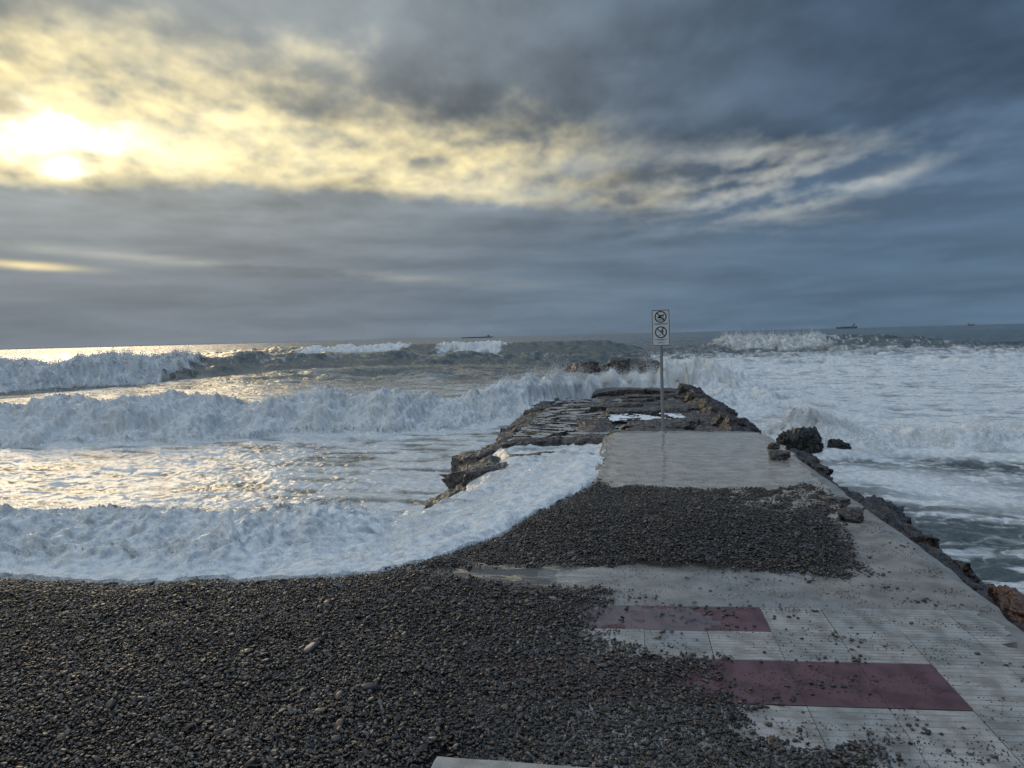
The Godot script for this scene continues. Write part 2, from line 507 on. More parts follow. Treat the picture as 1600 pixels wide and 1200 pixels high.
func build_sea() -> void:
	var r := 4.7
	while r < 16000.0:
		sea_r.append(r)
		var k := 0.0032
		if r > 11.0: k = 0.0050
		if r > 16.0: k = 0.0034
		if r > 30.0: k = 0.0055
		if r > 36.0: k = 0.0040
		if r > 62.0: k = 0.0060
		if r > 120.0: k = 0.025
		if r > 420.0: k = 0.06
		r *= 1.0 + k
	sea_r.append(20000.0)
	var rows := sea_r.size()
	sea_pos.resize(rows); sea_col.resize(rows); sea_fo.resize(rows); sea_nrm.resize(rows); sea_ix.resize(rows)
	rows_in_threads(rows, sea_row)
	rows_in_threads(rows, sea_faces)
	var pos := PackedVector3Array()
	var nrm := PackedVector3Array()
	var col := PackedColorArray()
	var ix := [PackedInt32Array(), PackedInt32Array(), PackedInt32Array()]
	for j in rows:
		pos.append_array(sea_pos[j])
		nrm.append_array(sea_nrm[j])
		col.append_array(sea_col[j])
		for c in 3:
			ix[c].append_array(sea_ix[j][c])
	sea_pos.clear(); sea_col.clear(); sea_nrm.clear(); sea_ix.clear(); sea_fo.clear()
	# one sheet, its faces told apart by what covers them: open water, thin foam, thick foam
	var mesh := ArrayMesh.new()
	for c in 3:
		var used := ix[c] as PackedInt32Array
		var map := PackedInt32Array()
		map.resize(pos.size())
		map.fill(-1)
		var p2 := PackedVector3Array()
		var n2 := PackedVector3Array()
		var c2 := PackedColorArray()
		var i2 := PackedInt32Array()
		i2.resize(used.size())
		for q in used.size():
			var v := used[q]
			if map[v] < 0:
				map[v] = p2.size()
				p2.append(pos[v])
				n2.append(nrm[v])
				c2.append(col[v])
			i2[q] = map[v]
		var arr := []
		arr.resize(Mesh.ARRAY_MAX)
		arr[Mesh.ARRAY_VERTEX] = p2
		arr[Mesh.ARRAY_NORMAL] = n2
		arr[Mesh.ARRAY_COLOR] = c2
		arr[Mesh.ARRAY_INDEX] = i2
		mesh.add_surface_from_arrays(Mesh.PRIMITIVE_TRIANGLES, arr)
		mesh.surface_set_material(c, [M.water, M.thin_foam, M.foam][c])
	print("sea rows ", rows, " verts ", pos.size())
	struct("sea", mesh, null)

# ------------------------------------------------------------------ spray: clots and drops thrown up by the breakers
func drop_mesh() -> ArrayMesh:
	var st := SurfaceTool.new()
	st.begin(Mesh.PRIMITIVE_TRIANGLES)
	var v := [Vector3.UP, Vector3.DOWN, Vector3.LEFT, Vector3.RIGHT, Vector3.FORWARD, Vector3.BACK]
	for t in [[0, 4, 3], [0, 3, 5], [0, 5, 2], [0, 2, 4], [1, 3, 4], [1, 5, 3], [1, 2, 5], [1, 4, 2]]:
		for k in t:
			st.set_normal(v[k])
			st.add_vertex(v[k])
	return st.commit()

func multi(called: String, mesh: Mesh, m: Material, where: Array, cols: PackedColorArray, label: String, category: String, parent: Node = null) -> MultiMeshInstance3D:
	var mm := MultiMesh.new()
	mm.transform_format = MultiMesh.TRANSFORM_3D
	mm.use_colors = cols.size() > 0
	mm.mesh = mesh
	mm.instance_count = where.size()
	for i in where.size():
		mm.set_instance_transform(i, where[i])
		if cols.size():
			mm.set_instance_color(i, cols[i])
	var o := MultiMeshInstance3D.new()
	o.multimesh = mm
	o.material_override = m
	o.set_meta("kind", "stuff")
	if parent:
		o.name = called
		parent.add_child(o, true)
	else:
		o.name = numbered(called)
		add_child(o)
		tag(o, label, category)
	return o

func spray_along(n: int, xs: Vector2, su: Callable, up: float, size: Vector2, drift: float) -> Array:
	var out := []
	var tries := 0
	while out.size() < n and tries < n * 6:
		tries += 1
		var x := rng.randf_range(xs.x, xs.y)
		var s: float = su.call(x)
		var e := sea_at(x, s)
		if e.z < 0.35:
			continue
		# tufts: spray comes in bursts along the crest
		var burst := clampf(nz_b.get_noise_2d(x * 1.3, s * 0.9 + 90.0) * 1.6 + 0.42, 0.02, 1.2)
		if rng.randf() > burst:
			continue
		var d := churn(x, s, e.x, e.z)
		var h := -log(maxf(rng.randf(), 0.003)) * up * burst * e.z
		var sz := rng.randf_range(size.x, size.y) * (0.35 + 0.65 * exp(-h / (up * 1.2 + 0.001)))
		var b := Basis.from_euler(Vector3(rng.randf() * 6.0, rng.randf() * 6.0, 0)).scaled(Vector3(sz, sz * rng.randf_range(0.7, 1.5), sz))
		out.append(Transform3D(b, Vector3(x + d.x + rng.randfn() * 0.05 * h, e.x + d.y + h, -s - d.z + h * drift + rng.randfn() * 0.15 * h)))
	return out

func spray_burst(n: int, at: Vector3, spread: Vector3, size: Vector2, tufts: int) -> Array:
	var out := []
	var dirs := []
	for k in tufts:
		var a := rng.randf_range(-PI, PI)
		dirs.append(Vector3(cos(a) * spread.x * rng.randf_range(0.1, 1.0), spread.y * rng.randf_range(0.35, 1.0), sin(a) * spread.z * rng.randf_range(0.2, 1.0)))
	for i in n:
		var d: Vector3 = dirs[rng.randi() % tufts]
		var t := pow(rng.randf(), 0.8)
		var wide := 0.06 + 0.22 * t
		var p := at + Vector3(d.x * t, d.y * t * (2.0 - t), d.z * t) + Vector3(rng.randfn() * spread.x, rng.randfn() * spread.y, rng.randfn() * spread.z) * wide * 0.5
		var sz := rng.randf_range(size.x, size.y) * (1.1 - 0.75 * t)
		out.append(Transform3D(Basis.from_euler(Vector3(rng.randf() * 6.0, rng.randf() * 6.0, 0)).scaled(Vector3.ONE * sz), p))
	return out

func build_spray() -> void:
	var drop := drop_mesh()
	var none := PackedColorArray()
	var a := spray_along(60000, Vector2(-9.0, -0.9), func(x): return shore_s(x) + pow(rng.randf(), 0.8) * (3.3 if x < -2.0 else 5.0), 0.10, Vector2(0.0018, 0.0062), 0.1)
	multi("wave_spray", drop, M.drop, a, none, "white spray torn off the wave washing up to the pebble beach", "spray")
	a = spray_along(75000, Vector2(-24.0, 3.5), func(x): return curve(BASE2, x) + rng.randf_range(-0.2, 2.6), 0.17, Vector2(0.004, 0.017), -0.25)
	multi("wave_spray", drop, M.drop, a, none, "white spray along the crest of the second breaker", "spray")
	a = spray_along(30000, Vector2(-52.0, -28.5), func(x): return curve(BASE3, x) + rng.randf_range(0.0, 4.5), 0.14, Vector2(0.015, 0.06), -0.4)
	multi("wave_spray", drop, M.drop, a, none, "spray on the tumbling breaker far out at the left edge", "spray")
	a = spray_along(16000, Vector2(10.0, 24.0), func(x): return 88.0 - (x - 16.0) * 0.55 + rng.randf_range(0.0, 6.0), 0.16, Vector2(0.03, 0.09), -0.5)
	multi("wave_spray", drop, M.drop, a, none, "spray on the white breaker far out to the right of the sign", "spray")
	a = spray_along(16000, Vector2(3.4, 13.0), func(x): return 15.1 + rng.randf_range(-0.6, 2.2), 0.07, Vector2(0.005, 0.016), -0.2)
	multi("wave_spray", drop, M.drop, a, none, "spray on the small breaker right of the black rock", "spray")
	# the sea bursting over the far end of the rock deck
	a = []
	for k in 7:
		var x := lerpf(-2.6, 2.6, k / 6.0)
		a.append_array(spray_burst(2600, Vector3(x, -0.1, -curve(BASE2, x) - 1.1 + 0.3 * sin(k * 2.1)), Vector3(1.0, 0.75 + 0.3 * sin(k * 1.7 + 1.0), 0.9), Vector2(0.005, 0.017), 22))
	multi("wave_spray", drop, M.drop, a, none, "high spray bursting over the far end of the rock deck", "spray")
	# and round the black rock
	a = []
	for k in 9:
		var t := k / 8.0
		a.append_array(spray_burst(900, Vector3(lerpf(2.75, 4.7, t), -0.65 + 0.3 * sin(t * PI), -15.9 - 0.2 * sin(t * PI)), Vector3(0.45, 0.5 + 0.35 * sin(t * PI), 0.3), Vector2(0.004, 0.012), 30))
	multi("wave_spray", drop, M.drop, a, none, "spray thrown up behind the black rock off the jetty", "spray")

# ------------------------------------------------------------------ rocks
func rock_mesh(seed_: int, size: Vector3, boxy: float, rough: float, n := 12, fine := 1.0) -> ArrayMesh:
	var nz := noise(seed_, FastNoiseLite.TYPE_SIMPLEX_SMOOTH, 4)
	var rd := noise(seed_ + 1, FastNoiseLite.TYPE_SIMPLEX_SMOOTH, 3, FastNoiseLite.FRACTAL_RIDGED)
	var r2 := RandomNumberGenerator.new()
	r2.seed = seed_
	var cuts := []
	for k in 6:
		cuts.append([Vector3(r2.randfn(), r2.randfn() * 0.7, r2.randfn()).normalized(), r2.randf_range(0.80, 1.02)])
	var pos := PackedVector3Array()
	var ix := PackedInt32Array()
	var axes := [[Vector3.RIGHT, Vector3.UP], [Vector3.LEFT, Vector3.UP], [Vector3.UP, Vector3.BACK], [Vector3.DOWN, Vector3.BACK], [Vector3.BACK, Vector3.RIGHT], [Vector3.FORWARD, Vector3.RIGHT]]
	var weld := {}
	for f in 6:
		var w: Vector3 = axes[f][0]
		var u: Vector3 = axes[f][1]
		var v := w.cross(u)
		var id := PackedInt32Array()
		for j in n + 1:
			for i in n + 1:
				var c: Vector3 = w + u * (2.0 * i / n - 1.0) + v * (2.0 * j / n - 1.0)
				var key := Vector3i((c * 1000.0).round())
				if not weld.has(key):
					var p := c.normalized().lerp(c / maxf(absf(c.x), maxf(absf(c.y), absf(c.z))), boxy)
					for q in cuts:
						var over: float = p.dot(q[0]) - q[1]
						if over > 0.0:
							p -= q[0] * over
					p *= 1.0 + rough * (nz.get_noise_3dv(c * 0.9) * 0.8 + (rd.get_noise_3dv(c * 1.5) - 0.3) * 0.5 + (rd.get_noise_3dv(c * 4.2) - 0.2) * 0.34 * fine)
					weld[key] = pos.size()
					pos.append(p * size * 0.5)
				id.append(weld[key])
		for j in n:
			for i in n:
				var k := j * (n + 1) + i
				for t in [k, k + 1, k + n + 1, k + 1, k + n + 2, k + n + 1]:
					ix.append(id[t])
	var nr := PackedVector3Array()
	nr.resize(pos.size())
	for q in range(0, ix.size(), 3):
		var fn := (pos[ix[q + 2]] - pos[ix[q]]).cross(pos[ix[q + 1]] - pos[ix[q]])
		for e in 3:
			nr[ix[q + e]] += fn
	for q in nr.size():
		nr[q] = nr[q].normalized()
	if nr[0].dot(pos[0]) < 0.0:
		for q in nr.size():
			nr[q] = -nr[q]
		for q in range(0, ix.size(), 3):
			var tmp := ix[q]
			ix[q] = ix[q + 1]
			ix[q + 1] = tmp
	var arr := []
	arr.resize(Mesh.ARRAY_MAX)
	arr[Mesh.ARRAY_VERTEX] = pos
	arr[Mesh.ARRAY_NORMAL] = nr
	arr[Mesh.ARRAY_INDEX] = ix
	var m := ArrayMesh.new()
	m.add_surface_from_arrays(Mesh.PRIMITIVE_TRIANGLES, arr)
	return m

func rock(called: String, at: Vector3, size: Vector3, turn: Vector3, m: Material, seed_: int, boxy: float, rough: float, label: String, category := "rock", group := "", n := 12) -> MeshInstance3D:
	var o := obj(called, rock_mesh(seed_, size, boxy, rough, n), m)
	o.position = at
	o.rotation = turn
	tag(o, label, category, group)
	return o

const ORD := ["first", "second", "third", "fourth", "fifth", "sixth", "seventh", "eighth", "ninth", "tenth", "eleventh", "twelfth", "thirteenth", "fourteenth", "fifteenth", "sixteenth", "seventeenth", "eighteenth"]

func build_rocks() -> void:
	# the rough stone deck beyond the concrete: courses of long blocks, each a step off its neighbours
	var s := 13.05
	var row := 0
	while s < 25.6:
		var depth := rng.randf_range(0.62, 0.95)
		var x := -2.75 + rng.randf_range(-0.15, 0.15)
		if s < 13.4:
			x = -1.9
		var col := 0
		while x < 1.95:
			var w := rng.randf_range(0.75, 1.75)
			if x + w > 1.6:
				w = 2.1 - x + rng.randf_range(-0.15, 0.1)
			var top := -0.14 + rng.randf_range(-0.11, 0.10) - 0.012 * (s - 13.0) - (0.22 if x < -1.9 else 0.05 if x < -1.0 else 0.0) - (0.05 if x + w > 1.7 else 0.0) - (0.08 if s < 14.6 and x < -0.6 else 0.0)
			var h := rng.randf_range(0.55, 0.75)
			rock("deck_block", Vector3(x + w * 0.5, top - h * 0.5, -s - depth * 0.5), Vector3(w * 1.03, h, depth * 1.12), Vector3(rng.randf_range(-0.05, 0.09), rng.randf_range(-0.09, 0.09), rng.randf_range(-0.05, 0.05)), M.rock, 500 + row * 20 + col, 0.82, 0.17,
				"wet block of the rock deck, %s row behind the sign, %s from left" % [ORD[mini(row, 17)], ORD[col]], "rock block", "blocks of the rock deck", 16)
			x += w
			col += 1
		s += depth
		row += 1
	# its left flank, sloping into the sea
	for k in 17:
		var fs := 10.0 + k * 0.93
		var out := rng.randf_range(-0.12, 0.12)
		rock("flank_rock", Vector3(-2.72 + out + (0.25 if fs < 12.0 else 0.0), -0.83 + rng.randf_range(-0.10, 0.10) - (0.04 if fs < 11.0 else 0.0), -fs), Vector3(rng.randf_range(0.7, 1.05), rng.randf_range(0.6, 0.8), rng.randf_range(0.8, 1.3)), Vector3(rng.randf_range(-0.15, 0.15), rng.randf_range(-0.4, 0.4), rng.randf_range(0.15, 0.4)), M.rock, 900 + k, 0.68, 0.26,
			"wet rock on the sloping left flank of the rock deck, %s counted from the beach" % ORD[k], "rock", "rocks of the left flank", 16)
	for k in 15:
		var fs := 13.3 + k * 0.86
		rock("flank_rock", Vector3(2.05 + rng.randf_range(-0.1, 0.12), -0.52 + rng.randf_range(-0.06, 0.06), -fs), Vector3(rng.randf_range(0.7, 1.0), rng.randf_range(0.65, 0.85), rng.randf_range(0.9, 1.2)), Vector3(rng.randf_range(-0.1, 0.1), rng.randf_range(-0.4, 0.4), rng.randf_range(-0.5, -0.2)), M.rock_dark, 940 + k, 0.5, 0.24,
			"dark wet rock on the right flank of the rock deck, %s beyond the concrete slab" % ORD[k], "rock", "rocks of the right flank", 16)
	# low blocks awash between the flank and the slab
	var awash := [[-1.55, 11.35, 0.95, 0.45, -0.42], [-1.75, 12.6, 1.1, 0.4, -0.36], [-0.85, 12.75, 0.9, 0.45, -0.34], [-2.2, 10.5, 0.7, 0.5, -0.46]]
	var awash_label := ["flat brown block awash in foam left of the concrete slab", "block just showing through foam in front of the rock deck", "half drowned block beside the back corner of the concrete slab", "small dark rock in foam near the tip of the left flank"]
	for k in 4:
		var q: Array = awash[k]
		rock("awash_rock", Vector3(q[0], q[4], -q[1]), Vector3(q[2], 0.5, q[3]), Vector3(0.04, rng.randf_range(-0.2, 0.2), 0.05), M.rock, 980 + k, 0.75, 0.18, awash_label[k], "rock")
	# raised blocks at the far end
	rock("end_block", Vector3(-0.35, -0.44, -25.3), Vector3(2.0, 0.55, 0.9), Vector3(0.02, 0.05, 0.0), M.rock, 990, 0.85, 0.1, "long dark block standing proud at the far end of the deck, left of the post", "rock block")
	rock("end_block", Vector3(1.35, -0.52, -25.4), Vector3(1.5, 0.6, 1.0), Vector3(0.02, -0.1, -0.08), M.rock, 991, 0.7, 0.16, "rounded dark block at the far right corner of the deck", "rock block")
	# the outermost stretch of the jetty, showing through the surf
	for k in 7:
		rock("outer_rock", Vector3(lerpf(-3.6, 1.2, k / 6.0) + rng.randf_range(-0.3, 0.3), -0.88 + 0.18 * sin(k * 1.9) + (0.25 if k > 3 else 0.0), -47.5 - rng.randf_range(0.0, 2.0)), Vector3(rng.randf_range(1.5, 2.4), rng.randf_range(1.0, 1.4), 2.2), Vector3(rng.randf_range(-0.1, 0.1), rng.randf_range(-0.3, 0.3), rng.randf_range(-0.2, 0.2)), M.rock, 1000 + k, 0.5, 0.26,
			"brown rock awash far behind the spray, %s from the left of the sunken jetty end" % ORD[k], "rock", "rocks of the sunken jetty end")
	# black rocks off the right side, with the sea breaking over them
	rock("black_rock", Vector3(3.50, -0.80, -15.25), Vector3(0.90, 1.0, 0.8), Vector3(0.1, 0.4, 0.12), M.rock_black, 1101, 0.42, 0.26, "large black rock with spray breaking over it right of the jetty", "rock", "", 18)
	rock("black_rock", Vector3(4.12, -0.80, -15.2), Vector3(0.34, 0.56, 0.45), Vector3(0.2, 0.9, -0.3), M.rock_black, 1103, 0.4, 0.3, "small black rock in foam beside the large black rock", "rock")
	# armour rocks down the right edge of the concrete
	var names := ["long flat dark rock at the far end of the row along the concrete edge", "dark rock"]
	var k := 0
	var rs := 11.3
	while rs > 3.2:
		var len := rng.randf_range(0.55, 0.95)
		rock("edge_rock", Vector3(2.46 + rng.randf_range(-0.05, 0.07), -0.45 + rng.randf_range(-0.07, 0.07), -rs), Vector3(rng.randf_range(0.48, 0.68), rng.randf_range(0.5, 0.65), len * 1.25), Vector3(rng.randf_range(-0.15, 0.15), rng.randf_range(-0.25, 0.25), rng.randf_range(-0.45, -0.1)), M.rock_dark if rs > 4.9 else M.rock_red, 1200 + k, 0.5, 0.26,
			("dark armour rock against the concrete edge, %s from the far end" % ORD[k]) if rs > 4.9 else ("reddish boulder below the broken paving edge, %s from the far end of the row" % ORD[k]), "rock", "rocks along the concrete edge", 16)
		rs -= len * 0.86
		k += 1
	rock("edge_boulder", Vector3(2.66, -0.36, -5.22), Vector3(0.50, 0.48, 0.72), Vector3(0.1, 0.3, -0.25), M.rock_red, 1290, 0.45, 0.2, "rusty brown boulder beside the concrete at the right edge of the view", "rock", "", 16)
	k = 0
	rs = 10.2
	while rs > 3.4:
		var len := rng.randf_range(0.5, 0.8)
		if rng.randf() < 0.62:
			rock("edge_rock", Vector3(2.80 + rng.randf_range(-0.1, 0.10), -0.84 + rng.randf_range(-0.10, 0.10), -rs), Vector3(rng.randf_range(0.5, 0.8), rng.randf_range(0.5, 0.75), len * 1.2), Vector3(rng.randf_range(-0.3, 0.3), rng.randf_range(-0.6, 0.6), rng.randf_range(-0.5, 0.0)), M.rock_dark, 1300 + k, 0.42, 0.3,
				"lower dark armour rock at the waterline, %s from the far end" % ORD[k], "rock", "rocks at the waterline", 16)
		rs -= len
		k += 1

# ------------------------------------------------------------------ concrete and paving
func strip(ss: PackedFloat32Array, left: Callable, right: Callable, top: Callable, bottom: float, cols := 40) -> ArrayMesh:
	# a slab laid along s: a fine top, and walls down its sides and ends
	var st := SurfaceTool.new()
	st.begin(Mesh.PRIMITIVE_TRIANGLES)
	st.set_smooth_group(0)
	var n := ss.size()
	var grid := []
	for j in n:
		var r := []
		var l: float = left.call(ss[j])
		var e: float = right.call(ss[j])
		for i in cols + 1:
			var x := lerpf(l, e, i / float(cols))
			r.append(Vector3(x, top.call(x, ss[j]), -ss[j]))
		grid.append(r)
	for j in n - 1:
		for i in cols:
			for q in [grid[j][i], grid[j + 1][i], grid[j][i + 1], grid[j][i + 1], grid[j + 1][i], grid[j + 1][i + 1]]:
				st.add_vertex(q)
	st.set_smooth_group(-1)
	var rim := []
	for j in n: rim.append(grid[j][0])
	for i in range(1, cols + 1): rim.append(grid[n - 1][i])
	for j in range(n - 2, -1, -1): rim.append(grid[j][cols])
	for i in range(cols - 1, 0, -1): rim.append(grid[0][i])
	for i in rim.size():
		var a: Vector3 = rim[i]
		var b: Vector3 = rim[(i + 1) % rim.size()]
		var a2 := Vector3(a.x, bottom, a.z)
		var b2 := Vector3(b.x, bottom, b.z)
		for q in [a, a2, b, b, a2, b2]:
			st.add_vertex(q)
	st.generate_normals()
	return st.commit()

func steps(a: float, b: float, d: float) -> PackedFloat32Array:
	var p := PackedFloat32Array()
	var n := int(ceil((b - a) / d))
	for i in n + 1:
		p.append(lerpf(a, b, i / float(n)))
	return p

var SLAB_R := tables([6.55, 1.80, 6.85, 1.87, 7.2, 2.0, 7.6, 2.02, 8.0, 2.09, 8.25, 2.08, 9.0, 2.10, 9.6, 2.16, 10.2, 2.2, 11.0, 2.20, 12.0, 2.15, 12.5, 2.05])
const ROWS := [1.9, 2.44, 2.93, 3.39, 3.85, 4.22, 4.60]

func row_s(k: int, x: float) -> float:
	return ROWS[k] + 0.055 * (x - 1.0)

func tile_mesh(xa: float, xb: float, k: int, ribs: int, broken: bool, seed_: int) -> ArrayMesh:
	# a paving tile: ribbed top with real grooves across it, arrised edges
	var r2 := RandomNumberGenerator.new()
	r2.seed = seed_
	var st := SurfaceTool.new()
	st.begin(Mesh.PRIMITIVE_TRIANGLES)
	st.set_smooth_group(-1)
	var gap := 0.0017 if ribs > 0 else 0.0007
	var prof := []            # position along the tile 0..1, height
	var arris := -0.006 if ribs > 0 else -0.0015
	prof.append(Vector2(0.0, arris))
	prof.append(Vector2(0.014, 0.0))
	for q in ribs:
		var c := (q + 1.0) / (ribs + 1.0)
		prof.append(Vector2(c - 0.011, 0.0))
		prof.append(Vector2(c - 0.004, -0.0040))
		prof.append(Vector2(c + 0.004, -0.0040))
		prof.append(Vector2(c + 0.011, 0.0))
	prof.append(Vector2(0.986, 0.0))
	prof.append(Vector2(1.0, arris))
	var l := []
	var r := []
	for q in prof:
		var ca := lerpf(row_s(k, xa) + gap, row_s(k + 1, xa) - gap, q.x)
		var cb := lerpf(row_s(k, xb) + gap, row_s(k + 1, xb) - gap, q.x)
		var eb: float = xb - gap
		if broken:
			eb = xb - absf(nz_b.get_noise_2d(cb * 3.3, seed_ * 1.7)) * 0.22 + nz_b.get_noise_2d(cb * 22.0, 3.0) * 0.02
		l.append(Vector3(xa + gap, q.y, -ca))
		r.append(Vector3(eb, q.y, -lerpf(ca, cb, (eb - xa) / (xb - xa))))
	for q in prof.size() - 1:
		for v in [l[q], l[q + 1], r[q], r[q], l[q + 1], r[q + 1]]:
			st.add_vertex(v)
	var rim := l.duplicate()
	var back := r.duplicate()
	back.reverse()
	rim.append_array(back)
	for i in rim.size():
		var a: Vector3 = rim[i]
		var b: Vector3 = rim[(i + 1) % rim.size()]
		var a2 := Vector3(a.x, -0.045, a.z)
		var b2 := Vector3(b.x, -0.045, b.z)
		for v in [a, a2, b, b, a2, b2]:
			st.add_vertex(v)
	st.generate_normals()
	return st.commit()

func build_jetty() -> void:
	var bump := func(x, s): return nz_b.get_noise_2d(x * 1.3, s * 1.3) * 0.006 + nz_b.get_noise_2d(x * 9.0, s * 9.0) * 0.0016
	# the concrete jetty body
	var edge := func(s): return 2.29 + nz_b.get_noise_2d(s * 1.1, 5.0) * 0.035 + nz_b.get_noise_2d(s * 6.0, 15.0) * 0.014
	var body := strip(steps(0.2, 12.4, 0.06), func(s): return -0.46 + nz_b.get_noise_2d(s * 2.0, 1.0) * 0.03 if s > 8.0 else -2.6 if s < 5.0 else lerpf(-2.6, -0.46, (s - 5.0) / 3.0), edge,
		func(x, s): return -0.05 + 0.036 * smoothstep(4.66, 4.70, s - 0.055 * (x - 1.0)) * (1.0 if x > -0.6 else 0.0) - 0.25 * smoothstep(-0.45, -1.2, x) + bump.call(x, s) - 0.03 * smoothstep(2.22, 2.30, x), -1.6, 70)
	struct("concrete_path", body, M.concrete)
	# the upper layer of concrete, its right and left edges broken away
	var slab := strip(steps(6.5, 12.42, 0.03), func(s): return -0.40 + nz_b.get_noise_2d(s * 1.9, 21.0) * 0.07 + nz_b.get_noise_2d(s * 9.0, 31.0) * 0.03, func(s): return curve(SLAB_R, s) + nz_b.get_noise_2d(s * 2.6, 41.0) * 0.05 + nz_b.get_noise_2d(s * 11.0, 51.0) * 0.025,
		func(x, s): return 0.045 + bump.call(x, s) * 1.2 - 0.085 * smoothstep(0.12, -0.42, x + nz_b.get_noise_2d(x * 2.0, s * 2.2) * 0.35) * (0.55 + nz_c.get_noise_2d(x * 4.0, s * 7.0) * 1.1) - 0.02 * smoothstep(12.25, 12.45, s), -0.35, 70)
	struct("concrete_slab", slab, M.concrete_wet)
	# paving tiles
	var paving := Node3D.new()
	paving.name = "tile_paving"
	add_child(paving)
	paving.set_meta("kind", "structure")
	var xs := [-1.035, -0.67, -0.305, 0.06, 0.425, 0.79, 1.155, 1.52, 1.885, 2.14]
	for k in 6:
		for i in xs.size() - 1:
			var last := i == xs.size() - 2
			var red := (k == 3 and i < 7) or (k == 5 and i < 5) or (k == 1 and i >= 6)
			var ribs := 9 if not red else 0
			if k <= 2 and not red:
				ribs = 8
			var t := obj("tile", tile_mesh(xs[i], xs[i + 1], k, ribs, last, k * 10 + i), [M.tile_red, M.tile_pale, M.tile_pale2][0 if red else 1 + (i * 7 + k * 3) % 2], paving)
			t.position = Vector3(0, 0.0 + rng.randf_range(-0.003, 0.002), 0)
			if red:
				t.set_meta("label", "smooth dark red paving tile")
	# the pale step in the bottom edge of the view
	var step := strip(steps(1.2, 2.70, 0.05), func(_s): return -0.80, func(_s): return 0.75, func(x, s): return 0.055 + nz_b.get_noise_2d(x * 3.0, s * 3.0) * 0.003 - 0.008 * smoothstep(2.685, 2.70, s), -0.02, 30)
	struct("paving_step", step, M.tile_pale)
	# water standing and running on it
	film("water_film", Rect2(-0.42, 7.9, 2.6, 4.6), 0.052, func(x, s): return 0.95 - smoothstep(1.8, 2.15, x) * 1.0 - smoothstep(0.05, -0.35, x) * 0.8, 0.0052)
	film("water_film", Rect2(-0.7, 4.50, 2.5, 1.05), -0.0065, func(x, s): return 0.75 - smoothstep(0.9, 1.6, x) * 1.0, 0.0016)
	film("water_film", Rect2(-1.9, 4.66, 1.85, 0.75), 0.010, func(x, s): return 0.9 - absf(s - 5.03 - 0.03 * x) * 2.6, 0.009)
	film("water_film", Rect2(-2.5, 12.9, 4.4, 11.5), -0.262, func(x, s): return 0.24 + 0.2 * smoothstep(-1.5, 0.5, x), 0.012, M.wash, 0.012)
	film("foam_patch", Rect2(-0.6, 15.8, 1.9, 1.9), -0.195, func(x, s): return 0.42 - absf(s - 16.8) * 0.3, 0.03, M.foam_flat, 0.012)
	film("water_film", Rect2(-0.45, 3.86, 1.15, 0.7), 0.006, func(x, s): return 0.7 - smoothstep(0.1, 0.7, x), 0.0022)

func film(called: String, area: Rect2, y: float, wet: Callable, ripple: float, m: Material = null, fall := 0.0) -> void:
	var st := SurfaceTool.new()
	st.begin(Mesh.PRIMITIVE_TRIANGLES)
	st.set_smooth_group(0)
	var d := 0.02
	var nx := int(area.size.x / d)
	var ns := int(area.size.y / d)
	var any := false
	for j in ns:
		for i in nx:
			var x := area.position.x + i * d
			var s := area.position.y + j * d
			var cover: float = wet.call(x, s) + nz_b.get_noise_2d(x * 1.6, s * 2.4) * 0.8 + nz_b.get_noise_2d(x * 6.0, s * 9.0) * 0.25
			cover -= 0.9 * smoothstep(0.16, 0.0, minf(minf(x - area.position.x, area.end.x - x), minf(s - area.position.y, area.end.y - s)))
			if cover < 0.3:
				continue
			any = true
			var c := []
			for q in [Vector2(x, s), Vector2(x, s + d), Vector2(x + d, s), Vector2(x + d, s + d)]:
				c.append(Vector3(q.x, y - fall * (q.y - area.position.y) + nz_b.get_noise_2d(q.x * 1.3, q.y * 1.3) * 0.006 + nz_a.get_noise_2d(q.x * 1.5, q.y * 4.5) * ripple + nz_b.get_noise_2d(q.x * 3.5, q.y * 12.0) * ripple * 0.5, -q.y))
			for q in [0, 1, 2, 2, 1, 3]:
				st.add_vertex(c[q])
	if not any:
		return
	st.index()
	st.generate_normals()
	struct(called, st.commit(), m if m else M.film)

# ------------------------------------------------------------------ shingle
func pebble_mesh(seed_: int) -> ArrayMesh:
	return rock_mesh(seed_, Vector3(2, 2, 2), 0.12, 0.20, 4, 0.3)

